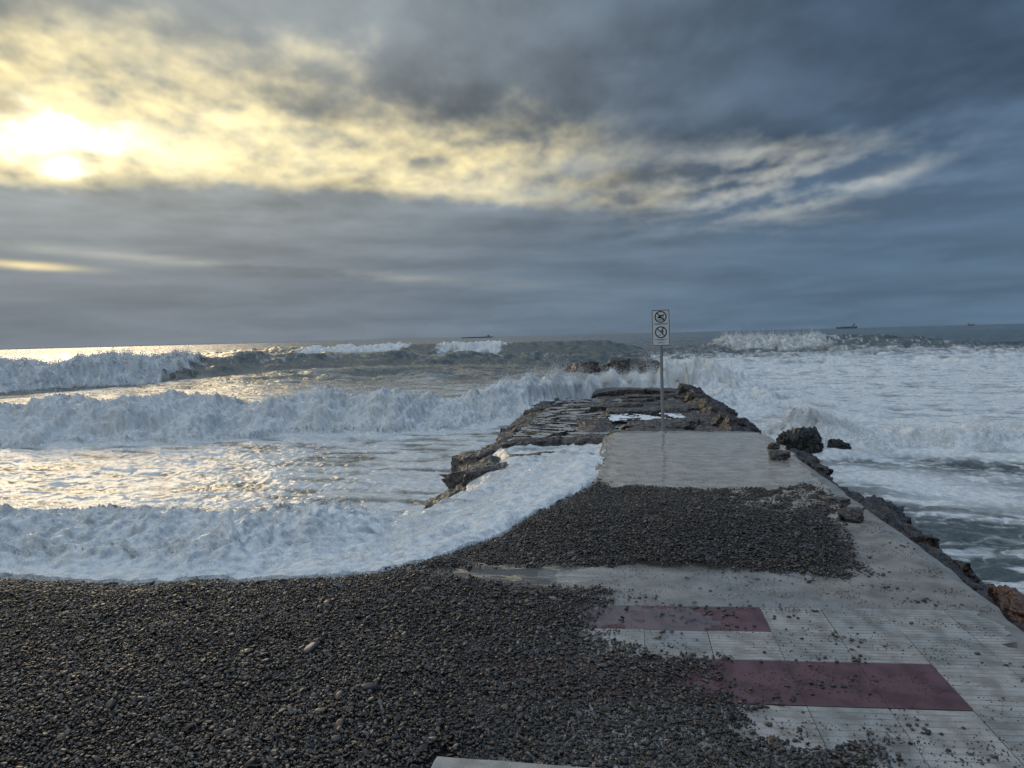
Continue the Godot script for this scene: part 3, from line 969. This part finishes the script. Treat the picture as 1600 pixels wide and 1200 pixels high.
func build_beach() -> void:
	# the bed the pebbles lie on
	var bed := strip(steps(0.6, 12.5, 0.1), func(_s): return -14.0, func(_s): return -0.5, func(x, s): return beach_y(x, s) - (0.03 if s < shore_s(x) else 0.05), -2.2, 120)
	struct("beach", bed, M.bed)
	var bank := strip(steps(5.5, 7.9, 0.06), func(_s): return -0.5, func(_s): return 1.6, func(x, s): return minf(beach_y(x, s), 0.13) - 0.034, -0.08, 50)
	struct("pebble_bank", bank, M.bed)
	beach_poly = PackedVector2Array()
	for q in [[-7.5, 1.6], [-7.5, 4.26], [-4.62, 4.45], [-3.65, 4.56], [-2.79, 4.66], [-2.18, 4.85], [-1.75, 5.0], [-1.3, 4.88], [-0.5, 4.77], [-0.13, 4.84], [-0.26, 4.36], [-0.23, 4.12], [0.03, 3.85], [0.44, 3.83], [0.28, 3.51], [0.59, 3.36], [0.41, 3.12], [0.68, 3.01], [1.01, 3.1], [1.0, 2.9], [0.75, 2.74], [-0.85, 2.73], [-0.9, 1.6]]:
		beach_poly.append(Vector2(q[0], q[1]))
	mound_poly = PackedVector2Array()
	for q in [[-1.9, 5.08], [-1.66, 5.22], [-1.39, 5.79], [-1.11, 6.42], [-0.61, 7.73], [-0.42, 8.3], [-0.34, 7.97], [0.78, 7.93], [1.45, 7.92], [1.97, 8.18], [2.0, 7.6], [1.79, 6.73], [1.65, 5.69], [1.52, 5.17], [0.98, 5.33], [0.05, 5.4], [-0.42, 5.30], [-1.2, 5.20]]:
		mound_poly.append(Vector2(q[0], q[1]))
	var kinds := []
	for k in 5:
		kinds.append(pebble_mesh(3000 + k * 7))
	var where := [[], [], [], [], []]
	var cols := [PackedColorArray(), PackedColorArray(), PackedColorArray(), PackedColorArray(), PackedColorArray()]
	var step := 0.0107
	var s := 1.6
	while s < 8.4:
		var x := -7.5
		# nothing of the shingle left of the view is needed close to the camera
		x = maxf(x, -1.05 * s - 1.3)
		while x < 2.1:
			var px := x + rng.randf_range(-0.5, 0.5) * step
			var ps := s + rng.randf_range(-0.5, 0.5) * step
			x += step
			var rag := rng.randfn() * 0.045 * (1.0 + 1.6 * maxf(0.0, nz_b.get_noise_2d(px * 3.0, ps * 3.0 + 80.0)))
			var v := Vector2(px + nz_b.get_noise_2d(px * 5.0, ps * 5.0) * 0.12 + rag, ps + nz_b.get_noise_2d(px * 5.0 + 50.0, ps * 5.0) * 0.09 + rag * 0.6)
			if ps > 7.0:
				v.y += nz_b.get_noise_2d(px * 1.5, 3.0) * 0.22 + absf(rag) * 1.2
			var inside := Geometry2D.is_point_in_polygon(v, beach_poly) or Geometry2D.is_point_in_polygon(v, mound_poly)
			if not inside:
				continue
			if ps > shore_s(px) + 0.07 + nz_b.get_noise_2d(px * 4.0, 2.0) * 0.05 and px < -0.35:
				continue
			if px > 0.9 and ps > 6.7 and nz_b.get_noise_2d(px * 2.6, ps * 2.6 + 12.0) > 0.02 - 0.25 * (px - 0.9) * (ps - 6.7) * 0.5 and rng.randf() < 0.8:
				continue
			var py := beach_y(px, ps)
			if ps > 6.5 and px > -0.4 and px < curve(SLAB_R, ps):
				py = maxf(py, 0.052)
			elif px > -0.4 and ps > 4.6:
				py = maxf(py, -0.006)
			elif px > -0.9:
				py = maxf(py, 0.006)
			pebble(where, cols, px, ps, py + rng.randf_range(-0.014, 0.012), 0.35)
		s += step
	var total := 0
	var shingle := Node3D.new()
	shingle.name = "shingle"
	add_child(shingle)
	shingle.set_meta("kind", "stuff")
	tag(shingle, "dark wet pebbles of the beach and the bank over the jetty", "pebbles")
	for k in 5:
		total += where[k].size()
		multi("pebbles", kinds[k], M.pebble, where[k], cols[k], "", "", shingle)
	print("pebbles ", total)
	# single pebbles washed out over the tiles and the concrete
	var loose_mats := []
	for c in [Color(0.055, 0.05, 0.047), Color(0.032, 0.031, 0.032), Color(0.085, 0.075, 0.068), Color(0.05, 0.055, 0.058)]:
		var m: StandardMaterial3D = M.pebble.duplicate()
		m.vertex_color_use_as_albedo = false
		m.albedo_color = lin(c.r, c.g, c.b)
		loose_mats.append(m)
	var made := 0
	var tries := 0
	var heart := Vector2.ZERO
	var left := 0
	while made < 300 and tries < 20000:
		tries += 1
		if left <= 0:
			# a handful dropped together by one wave, strung out across the jetty
			var q := rng.randf()
			heart = Vector2(rng.randf_range(0.2, 2.0), rng.randf_range(2.8, 4.6)) if q < 0.62 else Vector2(rng.randf_range(-0.2, 2.15), rng.randf_range(4.6, 5.4)) if q < 0.84 else Vector2(rng.randf_range(1.55, 2.2), rng.randf_range(5.2, 8.6))
			left = 1 + int(-log(maxf(rng.randf(), 0.02)) * 4.0)
		left -= 1
		var px := heart.x + rng.randfn() * 0.085
		var ps := heart.y + rng.randfn() * 0.04
		if px > 2.22 or ps < 2.6:
			continue
		var v := Vector2(px, ps)
		if Geometry2D.is_point_in_polygon(v, beach_poly) or Geometry2D.is_point_in_polygon(v, mound_poly):
			continue
		var on_tiles := ps < row_s(6, px)
		var ground := 0.0 if on_tiles else -0.014 + nz_b.get_noise_2d(px * 1.3, ps * 1.3) * 0.006
		if ps > 6.6 and px < curve(SLAB_R, ps) - 0.06:
			ground = 0.045
		if px > 2.0 and on_tiles:
			continue
		var sz := rng.randf_range(0.005, 0.0105) * (1.4 if rng.randf() < 0.12 else 1.0)
		var flat := rng.randf_range(0.4, 0.65)
		var o := obj("pebble", kinds[rng.randi() % 5], loose_mats[rng.randi() % 4])
		o.basis = Basis.from_euler(Vector3(rng.randf_range(-0.1, 0.1), rng.randf() * TAU, rng.randf_range(-0.1, 0.1))) * Basis.from_scale(Vector3(sz * rng.randf_range(1.0, 1.6), sz * flat, sz))
		o.position = Vector3(px, ground + sz * flat * 0.9, -ps)
		tag(o, "small dark pebble lying loose on the pale and red tiles" if on_tiles else "small dark pebble lying loose on the grey wet concrete", "pebble", "loose pebbles on the tiles" if on_tiles else "loose pebbles on the concrete")
		made += 1
	# grit and sand grains strewn over the paving
	var grains := []
	var gcols := PackedColorArray()
	var gt := 0
	while grains.size() < 9000 and gt < 200000:
		gt += 1
		var gx := rng.randf_range(-0.3, 2.2)
		var gs := rng.randf_range(2.5, 8.8)
		var dens := nz_c.get_noise_2d(gx * 1.8, gs * 3.0) * 1.5 + (0.22 if gs < 5.2 else 0.06)
		if rng.randf() > dens or (gx > 2.0 and gs < 4.6):
			continue
		var gy := 0.0 if gs < row_s(6, gx) else -0.012
		if gs > 6.6 and gx < curve(SLAB_R, gs) - 0.05:
			gy = 0.046
		var gz := rng.randf_range(0.0012, 0.0038)
		grains.append(Transform3D(Basis.from_euler(Vector3(0, rng.randf() * TAU, 0)) * Basis.from_scale(Vector3(gz * 1.4, gz * 0.7, gz)), Vector3(gx, gy + gz * 0.5, -gs)))
		var gv := rng.randf_range(0.03, 0.10)
		gcols.append(Color(gv * 1.1, gv, gv * 0.88))
	multi("grit", kinds[0], M.pebble, grains, gcols, "fine dark grit strewn over the tiles and concrete", "grit")
	# chunks of broken concrete
	var chunk := [[1.93, 9.75, 0.24, 0.12, "dark broken chunk lying on the slab near its right edge"], [2.02, 10.6, 0.15, 0.09, "small broken chunk on the far right edge of the slab"], [1.98, 7.35, 0.26, 0.10, "broken lump of concrete at the pebble bank's right corner"], [1.98, 6.85, 0.2, 0.11, "upright shard of broken slab right of the pebble bank"]]
	for k in 4:
		var q: Array = chunk[k]
		rock("concrete_chunk", Vector3(q[0], (0.045 if k < 2 else 0.0) + q[3] * 0.36, -q[1]), Vector3(q[2], q[3], q[2] * 0.8), Vector3(0, k * 0.9, 0.0), M.rock, 1500 + k, 0.6, 0.34, q[4], "rubble")

func pebble(where: Array, cols: Array, x: float, s: float, y: float, tilt: float) -> void:
	var k := rng.randi() % 5
	var sz := 0.0049 * exp(rng.randfn() * 0.38)
	if rng.randf() < 0.035:
		sz *= 1.75
	sz = minf(sz, 0.030)
	var b := Basis.from_euler(Vector3(rng.randfn() * tilt, rng.randf() * TAU, rng.randfn() * tilt)) * Basis.from_scale(Vector3(sz * rng.randf_range(1.1, 1.9), sz * rng.randf_range(0.40, 0.75), sz * rng.randf_range(0.8, 1.15)))
	where[k].append(Transform3D(b, Vector3(x, y, -s)))
	var t := rng.randf()
	var v := 0.014 + 0.062 * pow(rng.randf(), 1.6)
	if t < 0.08:
		v *= 2.2
	elif t < 0.095:
		v = 0.16 if sz < 0.009 else 0.06
	var warm := rng.randfn() * 0.10
	cols[k].append(Color(v * (1.13 + warm), v * 0.98, v * (0.90 - warm)))

# ------------------------------------------------------------------ sign and ships
func box_mesh(size: Vector3) -> BoxMesh:
	var b := BoxMesh.new()
	b.size = size
	return b

func ring_mesh(r0: float, r1: float, d: float) -> ArrayMesh:
	var st := SurfaceTool.new()
	st.begin(Mesh.PRIMITIVE_TRIANGLES)
	var n := 48
	for i in n:
		var a := TAU * i / n
		var b := TAU * (i + 1) / n
		var p := [Vector3(cos(a) * r0, sin(a) * r0, d), Vector3(cos(a) * r1, sin(a) * r1, d), Vector3(cos(b) * r0, sin(b) * r0, d), Vector3(cos(b) * r1, sin(b) * r1, d)]
		for q in [0, 2, 1, 1, 2, 3]:
			st.add_vertex(p[q])
		for q in [[1, 3], [2, 0]]:
			var e: Vector3 = p[q[0]]
			var f: Vector3 = p[q[1]]
			for v in [e, f, Vector3(e.x, e.y, 0), Vector3(e.x, e.y, 0), f, Vector3(f.x, f.y, 0)]:
				st.add_vertex(v)
	st.generate_normals()
	return st.commit()

func flat_mesh(outline: Array, d: float) -> ArrayMesh:
	var poly := PackedVector2Array()
	for q in outline:
		poly.append(Vector2(q[0], q[1]))
	if Geometry2D.is_polygon_clockwise(poly):
		poly.reverse()
	var t := Geometry2D.triangulate_polygon(poly)
	var st := SurfaceTool.new()
	st.begin(Mesh.PRIMITIVE_TRIANGLES)
	for i in range(0, t.size(), 3):
		var a := poly[t[i]]
		var b := poly[t[i + 1]]
		var c := poly[t[i + 2]]
		if (b - a).cross(c - a) > 0.0:
			var tmp := b
			b = c
			c = tmp
		for q in [a, b, c]:
			st.add_vertex(Vector3(q.x, q.y, d))
	for i in poly.size():
		var a := poly[i]
		var b := poly[(i + 1) % poly.size()]
		for v in [Vector3(a.x, a.y, d), Vector3(b.x, b.y, d), Vector3(a.x, a.y, 0), Vector3(a.x, a.y, 0), Vector3(b.x, b.y, d), Vector3(b.x, b.y, 0)]:
			st.add_vertex(v)
	st.generate_normals()
	return st.commit()

func put(o: Node3D, at: Vector3, rz := 0.0) -> Node3D:
	o.position = at
	o.rotation.z = rz
	return o

func build_sign() -> void:
	var t := thing("warning_sign", Vector3(0.545, 0.0, -12.33), "white no-swimming notice on a thin grey post at the slab's far end", "sign")
	t.rotation = Vector3(0.0, 0.05, 0.012)
	var post := CylinderMesh.new()
	post.top_radius = 0.027
	post.bottom_radius = 0.027
	post.height = 2.42
	post.radial_segments = 20
	put(obj("post", post, M.steel, t), Vector3(0, 0.90, 0))
	var cap := CylinderMesh.new()
	cap.top_radius = 0.05
	cap.bottom_radius = 0.065
	cap.height = 0.03
	put(obj("base_plate", cap, M.steel, t), Vector3(0, 0.058, 0))
	var board := put(obj("board", box_mesh(Vector3(0.30, 0.61, 0.012)), M.sign_white, t), Vector3(0, 1.835, 0.036))
	for y in [-0.17, 0.17]:
		put(obj("clamp", box_mesh(Vector3(0.12, 0.03, 0.02)), M.steel, t), Vector3(0, 1.835 + y, 0.020))
	# printed border, two struck-out pictograms and lines of small print, each a thin raised layer
	for e in [[0, 0.296, 0.288, 0.009], [0, -0.296, 0.288, 0.009]]:
		put(obj("border", box_mesh(Vector3(e[2], e[3], 0.002)), M.sign_ink, board), Vector3(e[0], e[1], 0.0072))
	for x in [-0.1405, 0.1405]:
		put(obj("border", box_mesh(Vector3(0.009, 0.583, 0.002)), M.sign_ink, board), Vector3(x, 0, 0.0072))
	for y in [0.185, -0.075]:
		put(obj("prohibition_ring", ring_mesh(0.082, 0.100, 0.0018), M.sign_ink, board), Vector3(0, y, 0.0062))
		put(obj("prohibition_bar", box_mesh(Vector3(0.178, 0.015, 0.0014)), M.sign_ink, board), Vector3(0, y, 0.0072), -0.80)
	# swimmer: head, arm and body over water
	var sw := put(obj("swimmer_symbol", flat_mesh([[-0.066, -0.018], [-0.035, 0.012], [-0.008, 0.034], [0.022, 0.030], [0.050, 0.004], [0.044, -0.006], [0.020, 0.010], [0.004, 0.008], [0.030, -0.018], [0.066, -0.020], [0.064, -0.030], [0.03, -0.030], [-0.02, -0.022]], 0.001), M.sign_ink, board), Vector3(0, 0.185, 0.0062))
	put(obj("swimmer_head", ring_mesh(0.0, 0.013, 0.001), M.sign_ink, sw), Vector3(0.043, 0.030, 0.0))
	for k in 2:
		put(obj("wave_symbol", flat_mesh([[-0.055, -0.004], [-0.03, 0.004], [0.0, -0.002], [0.03, 0.004], [0.055, -0.004], [0.055, -0.010], [0.03, -0.002], [0.0, -0.008], [-0.03, -0.002], [-0.055, -0.010]], 0.001), M.sign_ink, sw), Vector3(0, -0.04 - k * 0.016, 0.0))
	# diver
	var dv := put(obj("diver_symbol", flat_mesh([[0.012, 0.048], [0.030, 0.052], [0.042, 0.020], [0.034, -0.012], [0.046, -0.038], [0.034, -0.042], [0.020, -0.012], [0.022, 0.014], [0.004, 0.004], [0.0, 0.014]], 0.001), M.sign_ink, board), Vector3(0, -0.075, 0.0062))
	put(obj("diver_head", ring_mesh(0.0, 0.012, 0.001), M.sign_ink, dv), Vector3(0.036, 0.064, 0.0))
	put(obj("wave_symbol", flat_mesh([[-0.05, -0.004], [-0.03, 0.003], [-0.01, -0.002], [0.01, 0.003], [0.012, -0.004], [-0.01, -0.010], [-0.03, -0.004], [-0.05, -0.011]], 0.001), M.sign_ink, dv), Vector3(-0.008, -0.045, 0.0))
	for q in [[0.068, 0.23, 0.010], [0.054, 0.19, 0.005], [-0.195, 0.20, 0.010], [-0.212, 0.12, 0.006], [-0.245, 0.14, 0.005], [-0.258, 0.10, 0.005]]:
		var x := -q[1] * 0.5 as float
		while x < q[1] * 0.5:
			var w := rng.randf_range(0.012, 0.03)
			w = minf(w, q[1] * 0.5 - x + 0.004)
			put(obj("small_print", box_mesh(Vector3(w, q[2], 0.001)), M.sign_ink, board), Vector3(x + w * 0.5, q[0], 0.0066))
			x += w + 0.006

func hull_mesh(length: float, beam: float, deck: float, bow: float) -> ArrayMesh:
	var st := SurfaceTool.new()
	st.begin(Mesh.PRIMITIVE_TRIANGLES)
	var n := 24
	var ring := []
	for i in n + 1:
		var u := i / float(n)
		var w := beam * 0.5 * (1.0 - pow(maxf(0.0, (u - 0.8) / 0.2), 2.0)) * (0.75 + 0.25 * minf(1.0, u / 0.1))
		var top := deck + bow * smoothstep(0.86, 1.0, u) + bow * 0.5 * smoothstep(0.1, 0.0, u)
		var x := lerpf(-0.5, 0.5, u) * length
		ring.append([Vector3(x, top, w), Vector3(x - 0.03 * length * smoothstep(0.8, 1.0, u), -1.0, w * 0.75), Vector3(x, top, -w), Vector3(x - 0.03 * length * smoothstep(0.8, 1.0, u), -1.0, -w * 0.75)])
	for i in n:
		var a: Array = ring[i]
		var b: Array = ring[i + 1]
		for q in [a[0], b[0], a[1], a[1], b[0], b[1], a[2], a[3], b[2], a[3], b[3], b[2], a[0], a[2], b[0], b[0], a[2], b[2]]:
			st.add_vertex(q)
	var e: Array = ring[0]
	for q in [e[0], e[1], e[2], e[2], e[1], e[3]]:
		st.add_vertex(q)
	st.generate_normals()
	return st.commit()

func ship(called: String, at: Vector3, turn: float, length: float, deck: float, crane: bool, label: String, category: String) -> void:
	var t := thing(called, at, label, category)
	t.rotation.y = turn
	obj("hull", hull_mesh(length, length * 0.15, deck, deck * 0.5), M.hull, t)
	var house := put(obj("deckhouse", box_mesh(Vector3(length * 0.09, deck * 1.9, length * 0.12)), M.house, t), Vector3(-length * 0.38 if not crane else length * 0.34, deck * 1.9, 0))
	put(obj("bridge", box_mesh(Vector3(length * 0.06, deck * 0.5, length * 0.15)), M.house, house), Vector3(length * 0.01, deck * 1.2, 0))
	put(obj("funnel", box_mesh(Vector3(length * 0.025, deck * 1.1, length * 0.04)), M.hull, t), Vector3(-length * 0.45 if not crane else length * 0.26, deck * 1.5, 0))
	for k in 3:
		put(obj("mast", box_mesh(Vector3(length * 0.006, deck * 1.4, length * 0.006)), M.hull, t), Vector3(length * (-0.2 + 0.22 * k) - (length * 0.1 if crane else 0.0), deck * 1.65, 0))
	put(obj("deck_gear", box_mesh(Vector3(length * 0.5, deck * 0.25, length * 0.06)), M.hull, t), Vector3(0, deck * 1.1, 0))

func toward(px: float, dist: float) -> Vector3:
	var az := atan((px - 800.0) / 1109.0) - deg_to_rad(YAW)
	return Vector3(sin(az) * dist, -0.82, -cos(az) * dist)

func build_ships() -> void:
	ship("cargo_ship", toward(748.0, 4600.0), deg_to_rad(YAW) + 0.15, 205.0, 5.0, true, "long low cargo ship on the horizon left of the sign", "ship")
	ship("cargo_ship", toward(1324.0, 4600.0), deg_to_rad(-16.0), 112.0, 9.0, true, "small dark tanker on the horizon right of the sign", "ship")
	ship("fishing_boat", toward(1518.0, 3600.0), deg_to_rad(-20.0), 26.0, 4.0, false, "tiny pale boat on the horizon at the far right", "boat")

# ------------------------------------------------------------------ materials
func make_materials() -> void:
	var ripple := noise_tex(71, 0.012, 5, [], 512, true, 10.0)
	var water := mat(Color.WHITE, 0.10, 0.40)
	water.vertex_color_use_as_albedo = true
	water.normal_enabled = true
	water.normal_texture = ripple
	water.normal_scale = 1.5
	world_tri(water, 0.55)
	M.water = water
	var thin: StandardMaterial3D = water.duplicate()
	thin.roughness = 0.26
	thin.metallic_specular = 0.32
	thin.normal_scale = 0.8
	M.thin_foam = thin
	var foam := mat(Color.WHITE, 0.75, 0.3)
	foam.vertex_color_use_as_albedo = true
	foam.heightmap_enabled = true
	foam.heightmap_scale = 2.2
	foam.heightmap_texture = noise_tex(72, 0.03, 5, [[0.0, Color.BLACK], [1.0, Color.WHITE]], 512, false, 4.0)
	world_tri(foam, 1.1)
	M.foam = foam
	var drop := mat(lin(0.86, 0.88, 0.89), 0.5, 0.4)
	drop.backlight_enabled = true
	drop.backlight = Color(1, 1, 1)
	M.drop = drop
	# stone
	var rock_t := noise_tex(81, 0.012, 6, [[0.0, lin(0.028, 0.025, 0.025)], [0.42, lin(0.062, 0.054, 0.051)], [0.62, lin(0.098, 0.085, 0.080)], [1.0, lin(0.20, 0.18, 0.165)]], 512)
	var rock_h := noise_tex(82, 0.02, 6, [[0.0, Color.BLACK], [1.0, Color.WHITE]], 512)
	var rk := mat(Color.WHITE, 0.32, 0.5)
	rk.albedo_texture = rock_t
	rk.heightmap_enabled = true
	rk.heightmap_texture = rock_h
	rk.heightmap_scale = 9.0
	world_tri(rk, 0.8)
	M.rock = rk
	var dk: StandardMaterial3D = rk.duplicate()
	dk.albedo_color = Color(0.74, 0.70, 0.69)
	dk.roughness = 0.36
	M.rock_dark = dk
	var bk: StandardMaterial3D = rk.duplicate()
	bk.albedo_color = Color(0.32, 0.32, 0.34)
	bk.roughness = 0.3
	M.rock_black = bk
	var rd: StandardMaterial3D = rk.duplicate()
	rd.albedo_color = Color(1.0, 0.78, 0.68)
	M.rock_red = rd
	# concrete
	var con_t := noise_tex(91, 0.008, 6, [[0.0, lin(0.20, 0.185, 0.165)], [0.45, lin(0.32, 0.298, 0.268)], [0.7, lin(0.385, 0.36, 0.325)], [1.0, lin(0.47, 0.44, 0.40)]], 1024)
	var con_r := noise_tex(92, 0.006, 4, [[0.3, Color(0.2, 0.2, 0.2)], [0.6, Color(0.5, 0.5, 0.5)]], 512)
	var con := mat(Color(0.86, 0.86, 0.86), 1.0, 0.5)
	con.albedo_texture = con_t
	con.roughness_texture = con_r
	con.heightmap_enabled = true
	con.heightmap_texture = noise_tex(93, 0.05, 4, [[0.0, Color.BLACK], [1.0, Color.WHITE]], 512)
	con.heightmap_scale = 0.5
	world_tri(con, 0.45)
	M.concrete = con
	var wet: StandardMaterial3D = con.duplicate()
	wet.albedo_color = Color(1.0, 0.98, 0.95)
	M.concrete_wet = wet
	var speck := noise_tex(94, 0.22, 2, [[0.0, lin(0.14, 0.14, 0.14)], [0.38, lin(0.30, 0.305, 0.31)], [0.55, lin(0.44, 0.445, 0.45)], [1.0, lin(0.62, 0.62, 0.62)]], 512)
	var tile := mat(Color(1.0, 0.985, 0.965), 0.36, 0.5)
	tile.detail_enabled = true
	tile.detail_blend_mode = BaseMaterial3D.BLEND_MODE_MUL
	tile.detail_albedo = noise_tex(96, 0.006, 5, [[0.25, Color(0.80, 0.785, 0.765)], [0.5, Color(0.93, 0.925, 0.91)], [0.7, Color(1, 1, 1)]], 512)
	tile.albedo_texture = speck
	world_tri(tile, 1.6)
	M.tile_pale = tile
	var tile2: StandardMaterial3D = tile.duplicate()
	tile2.albedo_color = Color(0.93, 0.93, 0.92)
	M.tile_pale2 = tile2
	var red := mat(Color.WHITE, 0.34, 0.5)
	red.albedo_texture = noise_tex(95, 0.2, 3, [[0.0, lin(0.075, 0.038, 0.043)], [0.5, lin(0.125, 0.060, 0.068)], [1.0, lin(0.21, 0.125, 0.13)]], 512)
	red.detail_enabled = true
	red.detail_blend_mode = BaseMaterial3D.BLEND_MODE_MUL
	red.detail_albedo = tile.detail_albedo
	world_tri(red, 1.6)
	M.tile_red = red
	var film_m := mat(Color(1, 1, 1, 0.03), 0.05, 0.5)
	film_m.transparency = BaseMaterial3D.TRANSPARENCY_ALPHA
	M.film = film_m
	var wash := mat(lin(0.30, 0.31, 0.31), 0.16, 0.45)
	M.wash = wash
	var ff := mat(lin(0.74, 0.77, 0.80), 0.7, 0.3)
	M.foam_flat = ff
	M.bed = mat(lin(0.03, 0.028, 0.027), 0.7, 0.4)
	var pb := mat(Color.WHITE, 0.38, 0.48)
	pb.vertex_color_use_as_albedo = true
	M.pebble = pb
	M.steel = mat(lin(0.30, 0.31, 0.31), 0.5)
	M.steel.metallic = 0.6
	M.sign_white = mat(lin(0.66, 0.70, 0.72), 0.45)
	M.sign_ink = mat(lin(0.02, 0.022, 0.03), 0.5)
	M.hull = mat(lin(0.09, 0.10, 0.115), 0.6)  # paler blue-grey: the haze of distance is painted into the ships' colour
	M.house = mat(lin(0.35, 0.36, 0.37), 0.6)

# ------------------------------------------------------------------ main
func _ready() -> void:
	rng.seed = 20241
	var t0 := Time.get_ticks_msec()
	var cam := Camera3D.new()
	cam.name = "camera"
	cam.fov = 56.82
	cam.near = 0.1
	cam.far = 40000.0
	add_child(cam)
	cam.position = Vector3(0, 1.75, 0)
	cam.basis = Basis(Vector3.UP, deg_to_rad(YAW)) * Basis(Vector3.RIGHT, -deg_to_rad(3.817)) * Basis(Vector3.BACK, -deg_to_rad(1.468))
	cam.current = true
	var sky_mat := PanoramaSkyMaterial.new()
	sky_mat.panorama = ImageTexture.create_from_image(make_sky())
	var sky := Sky.new()
	sky.sky_material = sky_mat
	var env := Environment.new()
	env.background_mode = Environment.BG_SKY
	env.sky = sky
	env.tonemap_mode = Environment.TONE_MAPPER_LINEAR
	env.tonemap_exposure = 1.18
	env.sdfgi_enabled = true
	env.ssao_enabled = true
	env.ssil_enabled = true
	var we := WorldEnvironment.new()
	we.environment = env
	add_child(we)
	var sun := DirectionalLight3D.new()
	sun.name = "sun"
	sun.light_color = Color(1.0, 0.89, 0.72)
	sun.light_energy = 0.16
	sun.light_angular_distance = 22.0
	sun.shadow_enabled = true
	add_child(sun)
	sun.basis = Basis(Vector3.UP, deg_to_rad(YAW + 32.2)) * Basis(Vector3.RIGHT, deg_to_rad(14.6)) * Basis(Vector3.UP, PI)   # light comes from ahead on the left, low
	print("sky ", Time.get_ticks_msec() - t0)
	nz_a = noise(101, FastNoiseLite.TYPE_SIMPLEX_SMOOTH, 3)
	nz_b = noise(102, FastNoiseLite.TYPE_SIMPLEX_SMOOTH, 2)
	nz_c = noise(103, FastNoiseLite.TYPE_SIMPLEX_SMOOTH, 4)
	nz_rid = noise(104, FastNoiseLite.TYPE_SIMPLEX_SMOOTH, 2)
	nz_cell = noise(105, FastNoiseLite.TYPE_CELLULAR, 1)
	nz_cell.cellular_return_type = FastNoiseLite.RETURN_DISTANCE
	nz_cell.cellular_distance_function = FastNoiseLite.DISTANCE_EUCLIDEAN_SQUARED
	make_materials()
	build_sea()
	print("sea ", Time.get_ticks_msec() - t0)
	build_jetty()
	print("jetty ", Time.get_ticks_msec() - t0)
	build_rocks()
	print("rocks ", Time.get_ticks_msec() - t0)
	build_beach()
	print("beach ", Time.get_ticks_msec() - t0)
	build_sign()
	build_ships()
	build_spray()
	print("done ", Time.get_ticks_msec() - t0)
